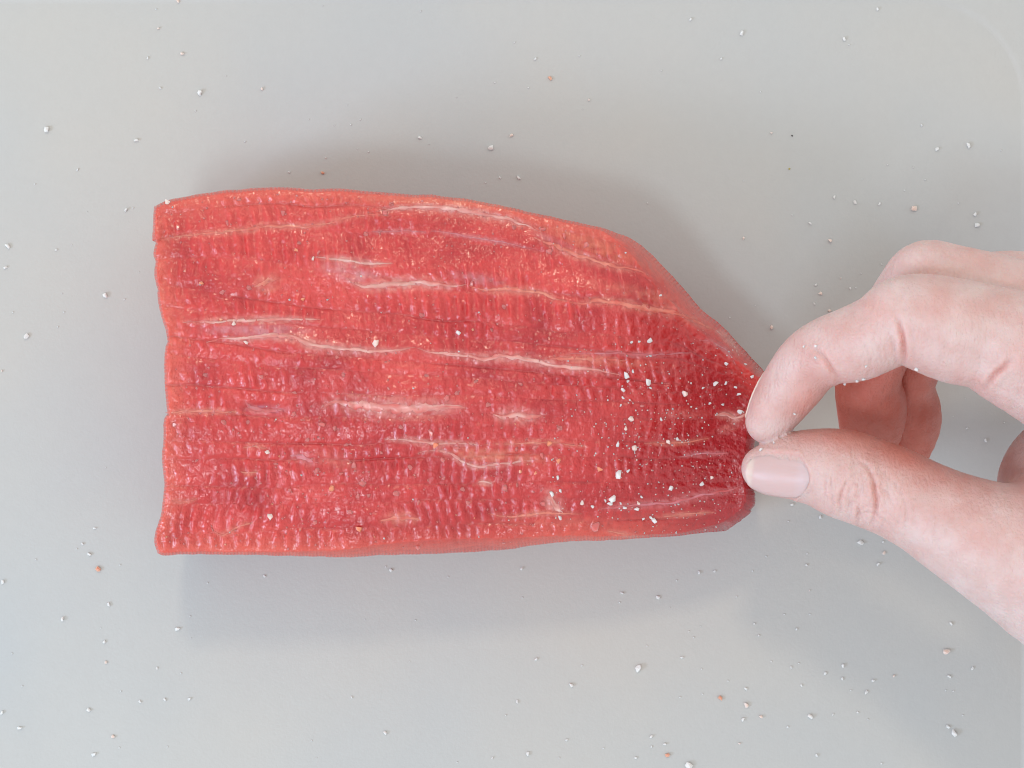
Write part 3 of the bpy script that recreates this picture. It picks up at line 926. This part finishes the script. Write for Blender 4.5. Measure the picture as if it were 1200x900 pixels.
# index nail: seen edge-on along the outer side of the fingertip
ci = CH['index']
tip = ci[0, :3]; axi = ci[10, :3] - ci[0, :3]; axi /= np.linalg.norm(axi)
dors = np.array([-0.55, 0.25, -0.72]); dors -= axi * (dors @ axi); dors /= np.linalg.norm(dors)
sdv = np.cross(axi, dors)
UG, VG = np.meshgrid(np.linspace(0, 1, 18), np.linspace(-1, 1, 13), indexing='ij')
u_ = UG.ravel()[:, None]; v_ = VG.ravel()[:, None]
cpos = tip + axi * (u_ * 0.0115 - 0.0022)
dirv = dors * np.cos(v_ * 0.72) + sdv * np.sin(v_ * 0.72)
t = np.full((len(u_), 1), 0.009)
for _ in range(20):
    t -= 0.8 * hand_sdf(cpos + dirv * t)[:, None]
pts = cpos + dirv * (t + 0.00022 - 0.0003 * u_ ** 6 - 0.0002 * np.abs(v_) ** 6)
ii = np.arange(18 * 13).reshape(18, 13)
qn = np.stack([ii[:-1, :-1], ii[:-1, 1:], ii[1:, 1:], ii[1:, :-1]], -1).reshape(-1, 4)
me = mesh_np('fingernail', pts, qn, True, np.array([0.74, 0.56, 0.48]) + 0 * pts)
o = link('fingernail', me, m_nail, hand)
md = o.modifiers.new('thickness', 'SOLIDIFY'); md.thickness = 0.0004; md.offset = 0

# ------------------------------------------------------------------ salt
def crystal(seed, flat=0.75):
    r = random.Random(seed)
    bm = bmesh.new()
    for _ in range(13):
        d = Vector((r.gauss(0, 1), r.gauss(0, 1), r.gauss(0, 1))).normalized()
        bm.verts.new((d.x * r.uniform(.8, 1.1), d.y * r.uniform(.65, 1.0), d.z * flat * r.uniform(.8, 1.05)))
    res = bmesh.ops.convex_hull(bm, input=list(bm.verts))
    junk = list({g for g in res['geom_interior'] + res['geom_unused'] if isinstance(g, bmesh.types.BMVert)})
    if junk: bmesh.ops.delete(bm, geom=junk, context='VERTS')
    bmesh.ops.recalc_face_normals(bm, faces=bm.faces[:])
    zmin = min(v.co.z for v in bm.verts)
    for v in bm.verts: v.co.z -= zmin
    me = bpy.data.meshes.new('salt_grain')
    bm.to_mesh(me); bm.free()
    return me
SHAPES = {}
for kx in SALT:
    SHAPES[kx] = []
    for i in range(7):
        me = crystal(i * 31 + ord(kx[0]), 0.55 if kx == 't' else 0.75)
        me.materials.append(SALT[kx])
        SHAPES[kx].append(me)

def grain(x, y, z, size, kind, label, group, sink=0.0):
    o = bpy.data.objects.new('salt_grain', random.choice(SHAPES[kind]))
    C.objects.link(o)
    r = size * 0.5 * S * (CAM_H - z) / CAM_H
    p = un([x], [y], [z])[0]
    o.location = (p[0], p[1], z - sink * r)
    o.scale = (r * 1.12, r * random.uniform(0.85, 1.2), r * random.uniform(0.85, 1.1))
    o.rotation_euler = (0, 0, random.uniform(0, 6.28))
    tag(o, label, 'salt grain', group)
    return o

TRAY_SALT = """173,68,4,w 214,63,6,p 188,103,4,w 235,109,8,w 229,130,3,w 265,89,2,w 307,104,5,p 55,152,8,w 160,165,6,w 91,199,4,w 41,216,3,w 148,246,6,w
156,244,3,w 102,248,2,w 9,289,8,w 66,293,4,w 84,287,2,w 362,140,2,w 392,147,2,w 287,166,3,w 339,202,4,w 378,202,6,r 382,185,3,p 209,2,6,p 186,33,5,p 183,11,3,w 378,7,2,w
603,50,3,w 627,69,5,w 645,92,7,r 619,103,3,w 679,66,3,w 690,117,4,p 775,83,3,w 492,162,6,w 575,173,8,w 599,159,6,p 586,208,4,w 608,208,6,w 569,214,3,w 422,140,3,w 411,146,3,w
432,178,3,w 419,175,2,w 535,114,2,w 580,97,3,w 759,238,3,w 683,128,2,w 503,169,2,w 407,123,2,w 493,13,3,w 1028,11,5,w 809,23,5,w 869,39,7,w 989,46,6,w 995,53,3,w 845,69,4,w 891,108,3,w
904,156,4,p 928,159,3,d 925,198,3,y 1080,147,4,w 1098,175,6,w 1134,171,8,w 1173,176,3,w 1070,196,3,w 1040,193,3,w 1084,211,3,w 1060,223,3,w 978,231,5,w 1002,237,6,w 1030,239,5,w
1071,244,9,p 1142,251,6,w 1145,264,7,w 1123,238,3,w 949,262,5,w 972,283,7,p 872,279,5,p 1010,210,2,w 928,252,3,w 871,212,2,w 961,344,6,p 954,356,4,w 996,338,4,w 1003,337,3,w 904,384,7,p
972,363,6,p 956,334,4,w 1009,320,3,w 1033,310,3,w 855,372,3,w 885,358,2,w 985,326,3,p 1133,502,4,w 1155,516,5,w 1177,495,3,w 1131,467,2,w 1117,488,2,w 7,314,6,w 124,346,8,w 146,351,3,w
15,366,3,w 75,366,3,w 31,394,8,w 68,383,3,w 3,435,4,p 163,319,2,w 73,344,2,w 124,548,2,w 111,619,5,w 105,649,6,w 115,667,9,r 97,637,4,w 90,643,3,w 42,656,3,w 3,682,6,w 128,708,6,w
74,725,7,w 122,752,5,w 124,776,5,p 208,737,7,w 224,748,2,w 184,783,4,w 212,789,3,w 164,822,5,w 193,820,5,w 222,819,5,w 104,832,6,w 23,853,7,w 133,863,6,p 110,884,7,w 14,766,3,w 26,804,3,w
2,835,6,w 142,810,3,w 141,662,3,w 243,683,3,w 310,675,4,w 223,722,3,w 118,736,2,w 196,875,3,w 140,876,3,w 371,888,2,w 365,868,3,w 458,668,5,w 452,664,3,w 611,666,5,w 525,676,3,w 612,700,3,w
729,695,5,w 726,706,3,w 771,700,6,w 793,680,3,w 785,712,2,w 487,727,3,w 428,726,2,w 748,783,11,w 669,803,7,w 628,772,5,w 682,780,3,w 758,757,3,w 606,822,5,w 593,838,3,w 451,859,6,w 664,867,4,w
619,883,6,w 577,888,4,w 536,893,3,w 707,877,3,w 745,888,4,w 763,863,5,w 763,875,4,w 779,872,5,w 782,885,8,r 655,888,3,w 412,817,4,w 799,770,5,w 797,817,3,w 480,775,2,w 1008,636,9,w
1036,648,6,p 1029,661,6,w 945,662,4,w 946,649,3,w 898,652,3,w 882,669,3,w 837,669,4,w 819,671,5,w 949,692,3,p 933,737,4,w 919,720,3,w 949,720,3,w 1114,731,6,w 1109,763,10,p 1112,793,6,w
1139,783,5,w 1047,791,6,p 988,780,6,w 967,789,5,w 987,795,5,w 936,777,3,w 927,782,4,w 904,775,3,w 1015,811,6,w 997,809,3,w 1023,797,5,w 939,803,4,w 1108,809,3,w 1117,810,3,w 843,818,9,r
874,826,8,p 874,807,5,w 871,843,6,w 892,840,6,p 949,840,8,w 976,837,4,w 923,852,4,w 866,872,5,p 957,885,5,w 1033,895,4,w 1005,835,4,w 1017,843,3,w 1118,858,11,w 1111,851,6,w 807,897,11,w
1128,838,3,w 823,813,3,w 853,798,3,w 822,784,3,w 884,731,4,w 889,745,4,w 821,734,2,w 813,747,3,w 807,740,3,w 1128,693,6,r 863,699,3,w 924,611,3,w 961,606,5,w 928,591,5,w 1035,635,4,w"""
SPECIAL = {
    (748, 783): 'largest white salt grain on tray below the middle of the meat',
    (1118, 858): 'biggest white salt grain in the lower right corner of the tray',
    (1111, 851): 'smaller white salt grain touching the biggest one in the lower right corner',
    (807, 897): 'white salt clump cut by the bottom edge of the picture',
    (1008, 636): 'long white salt grain just under the thumb knuckle on the tray',
    (1109, 763): 'big pale pink salt grain on tray below the wrist end of thumb',
    (115, 667): 'coral salt grain on tray below the left corner of the meat',
    (645, 92): 'coral salt grain on tray above the middle of the meat',
    (378, 202): 'coral salt grain in the shadow along the upper edge of meat',
    (782, 885): 'coral salt grain near the bottom edge of the picture',
    (843, 818): 'round coral salt grain on tray below the right end of meat',
    (1128, 693): 'coral salt grain at the lower edge of the thumb base',
    (1071, 244): 'big pale pink salt grain on tray above the bent fingers',
    (928, 159): 'tiny dark speck on tray above the hand',
    (925, 198): 'tiny yellow speck on tray above the hand',
    (1134, 171): 'larger white salt grain near the upper right tray edge',
    (235, 109): 'larger white salt grain on tray above the left end of meat',
    (55, 152): 'larger white salt grain in upper left part of the tray',
    (31, 394): 'larger white salt grain at left edge, level with middle of meat',
    (124, 346): 'larger white salt grain nearest the left end of the meat',
    (575, 173): 'larger white salt grain at the rim of the meat shadow',
    (9, 289): 'creamy white salt grain at the very left edge of picture',
}
CN = {'w': 'white', 'p': 'pale pink', 'r': 'coral', 'd': 'dark', 'y': 'yellow', 'o': 'orange', 't': 'wet clear'}
def region(x, y):
    if x < 180: return 'left of the meat' if 230 < y < 655 else ('in the upper left corner' if y <= 230 else 'in the lower left corner')
    if y < 300 and x < 760: return 'above the meat'
    if y < 400 and x >= 760: return 'above the hand'
    if 440 < y < 560 and x > 1100: return 'between index finger and thumb'
    if x > 880 and y > 560: return 'below the thumb'
    return 'below the meat'
GR = []   # x, y, z, size, kind, special label, description, sink
for tkn in TRAY_SALT.split():
    x, y, sz, kd = tkn.split(','); x = int(x); y = int(y); sz = float(sz)
    GR.append((x, y, 0.0, sz * 0.87, kd, SPECIAL.get((x, y)), (('tiny ' if sz < 5 else 'small ') + CN[kd], 'on tray ' + region(x, y)), 0.0))

MEAT_SALT = """742,435,5,w 734,440,9,w 736,447,4,w 759,448,9,w 762,455,4,w 730,457,6,w 730,466,5,w 738,469,3,w 712,469,3,w 727,475,4,w 810,449,3,w 839,450,7,w 850,449,5,w 862,454,5,w 881,441,5,w
866,462,6,w 867,482,7,w 824,455,4,w 832,473,4,w 810,477,3,w 816,479,3,w 847,474,4,w 802,461,8,p 775,491,5,w 784,517,8,p 794,514,5,w 724,521,7,w 743,525,8,p 726,556,11,w 736,552,5,w 786,572,6,w
822,567,6,w 717,584,10,w 715,590,7,w 709,587,4,w 727,590,4,w 694,594,5,w 682,589,6,p 732,595,5,w 746,597,7,w 747,590,7,p 752,582,4,w 767,609,8,w 763,606,5,w 754,608,4,w 789,599,5,t 793,606,4,t
656,607,6,w 699,617,13,t 653,560,6,w 657,575,5,w 646,579,8,w 703,549,8,o 644,520,8,o 655,540,7,o 732,502,7,p 740,491,8,p 752,476,5,t 655,502,5,t 834,560,5,p 761,399,7,w 749,400,4,w 740,401,4,w
762,417,4,w 851,426,5,w 873,427,5,w 854,412,3,w 687,287,7,t 661,277,8,t 774,346,4,w 733,296,3,w 440,402,10,p 494,369,8,t 537,390,6,w 602,267,6,t 635,269,9,t 644,294,8,t 451,250,8,t 552,332,7,t
576,387,5,t 554,386,4,o 280,234,6,t 332,250,8,t 267,262,8,t 208,267,6,t 350,285,6,t 347,293,6,o 373,296,6,t 366,302,7,p 429,274,8,t 292,337,7,t 260,342,7,t 355,350,6,o 259,374,5,o 274,379,6,p
287,402,8,p 395,419,5,t 236,332,6,o 442,227,5,t 196,237,8,p 306,442,6,t 402,439,6,t 262,495,8,t 291,495,6,t 344,485,6,t 392,502,7,t 406,521,6,t 313,530,7,p 323,544,7,t 371,552,8,t 388,572,8,o
421,620,9,o 369,612,6,t 317,605,8,p 414,545,8,t 425,566,9,t 419,581,7,t 377,497,9,t 205,497,8,t 535,461,6,t 524,467,8,t 558,447,5,t 572,475,7,t 505,507,10,t 511,522,8,o 536,525,7,t 519,539,7,t
656,502,7,t 635,534,8,t 627,524,8,t 610,552,6,o 627,554,5,o 605,526,6,t 606,569,6,t 592,572,8,t 542,574,6,t 549,590,7,t 464,579,8,t 490,589,7,t 636,590,8,t 590,636,5,t 489,640,9,t 432,580,6,t
446,530,6,t 455,455,5,t 300,560,7,t 340,575,6,t 480,548,7,t 470,500,6,t 410,600,7,t 400,555,6,t 520,560,6,t 360,515,6,t 345,460,7,t 240,440,6,t 230,540,6,t 500,440,6,t 610,450,6,t 590,360,6,t"""
MSPEC = {
    (726, 556): 'biggest white salt grain on the dark right part of the meat',
    (699, 617): 'large clear salt crystal near the lower edge of the meat',
    (440, 402): 'pale pink salt grain lying on the long middle seam of meat',
    (717, 584): 'white salt clump near the lower right of the meat',
    (734, 440): 'largest of the white salt cluster under the long middle seam',
    (867, 482): 'white salt grain on meat right beside the index fingertip',
    (421, 620): 'orange salt grain near the lower edge of the meat',
    (388, 572): 'orange salt grain left of centre on the meat',
}
def mregion(x, y):
    h = 'left part' if x < 420 else ('middle part' if x < 640 else 'right part')
    return ('upper ' if y < 440 else 'lower ') + h + ' of meat'
for tkn in MEAT_SALT.split():
    x, y, sz, kd = tkn.split(','); x = int(x); y = int(y); sz = float(sz)
    z = float(sample(zr, [x], [y])[0])
    GR.append((x, y, z, sz, kd, MSPEC.get((x, y)), (CN[kd], 'on ' + mregion(x, y)), 0.45 if kd == 't' else 0.25))

# grains stuck to the skin
fx = [(942, 406, 4), (956, 405, 5), (956, 419, 4), (1015, 429, 4), (1004, 446, 5), (1012, 444, 5), (1074, 432, 6), (990, 450, 4), (931, 485, 4), (907, 519, 4), (892, 527, 5), (941, 500, 4)]
hits = ray_hit([f[0] for f in fx], [f[1] for f in fx])
for (x, y, sz), p in zip(fx, hits):
    GR.append((x, y, p[2], sz + 3, 'w', None, ('tiny white', 'stuck to the ' + ('thumb tip' if y > 515 else 'index finger')), 0.3))
GR.sort(key=lambda g: (g[5] is None, -g[3]))
single, rest = GR[:292], GR[292:]
ORD = ('first second third fourth fifth sixth seventh eighth ninth tenth eleventh twelfth thirteenth fourteenth fifteenth sixteenth seventeenth '
       'eighteenth nineteenth twentieth').split()
ORD += ['twenty-' + w for w in ORD[:9]] + ['thirtieth'] + ['thirty-' + w for w in ORD[:9]] + ['fortieth']
fam = {}
for g in single:
    if g[5] is None: fam.setdefault(g[6], []).append(g)
for (what, where), gs in fam.items():
    gs.sort(key=lambda g: g[0])
    for i, g in enumerate(gs):
        if len(gs) == 1: lab = what + ' salt grain ' + where
        elif i == len(gs) - 1: lab = 'rightmost ' + what + ' salt grain ' + where
        elif i == 0: lab = 'leftmost ' + what + ' salt grain ' + where
        else: lab = ORD[i] + ' from left of ' + what + ' salt grains ' + where
        sz = g[3] - 3 if 'stuck' in where else g[3]
        grain(g[0], g[1], g[2], sz, g[4], lab, what + ' salt grains ' + where, g[7])
for g in single:
    if g[5] is not None:
        grain(g[0], g[1], g[2], g[3], g[4], g[5], None if g[4] in 'dy' else ('salt grains scattered on the tray' if g[2] == 0 else 'salt sprinkled on the meat'), g[7])

# finest salt melting into the meat: far too many to count
proto = crystal(999, 0.6)
pv = np.array([v.co[:] for v in proto.vertices]); pf = [tuple(p.vertices) for p in proto.polygons]
def stuff(name, pts, label, sink):
    V_, F_, M_ = [], [], []
    kinds = sorted({p[4] for p in pts})
    for (x, y, z, r, kd) in pts:
        a = random.uniform(0, 6.28); c, s_ = math.cos(a), math.sin(a)
        b0 = len(V_)
        p = un([x], [y], [z])[0]
        for q_ in pv:
            V_.append((p[0] + r * (q_[0] * c - q_[1] * s_), p[1] + r * (q_[0] * s_ + q_[1] * c), z + r * (q_[2] - sink)))
        F_ += [tuple(b0 + i for i in f) for f in pf]
        M_ += [kinds.index(kd)] * len(pf)
    me = bpy.data.meshes.new(name); me.from_pydata(V_, [], F_); me.update()
    for kd in kinds: me.materials.append(SALT[kd])
    me.polygons.foreach_set('material_index', M_)
    tag(link(name, me, None), label, 'salt', None, 'stuff')
fine = []
for k in range(1700):
    i = random.randrange(20, NU - 20); j = random.randrange(12, NV - 12)
    x, y, z = X[i, j], Y[i, j], Z[i, j]
    dens = 0.5 + 0.5 * float(noise2(x / 45, y / 35, 101)) + 0.35 * math.exp(-((x - 420) / 170) ** 2 - ((y - 540) / 90) ** 2)
    if random.random() > dens: continue
    r = random.uniform(0.6, 1.9) * S * 0.95 * (1 if x < 640 else 0.8)
    u = random.random()
    fine.append((x, y, z, r, 'w' if u < (0.4 if x > 640 and y > 400 else 0.05) else ('o' if u > 0.97 else 't')))
for k in range(330):
    x = random.gauss(765, 60); y = random.gauss(515, 62)
    if not (640 < x < 872 and 415 < y < 615): continue
    fine.append((x, y, float(sample(zr, [x], [y])[0]), random.uniform(0.5, 1.6) * S * 0.9, 'w' if random.random() < 0.7 else 'p'))
stuff('fine_melting_salt', fine, 'fine wet salt melting into the whole meat surface', 0.5)
specks = [(g[0], g[1], g[2], g[3] * 0.5 * S, g[4]) for g in rest]
stuff('salt_dust', specks, 'tiny loose salt specks scattered over tray and meat', 0.1)
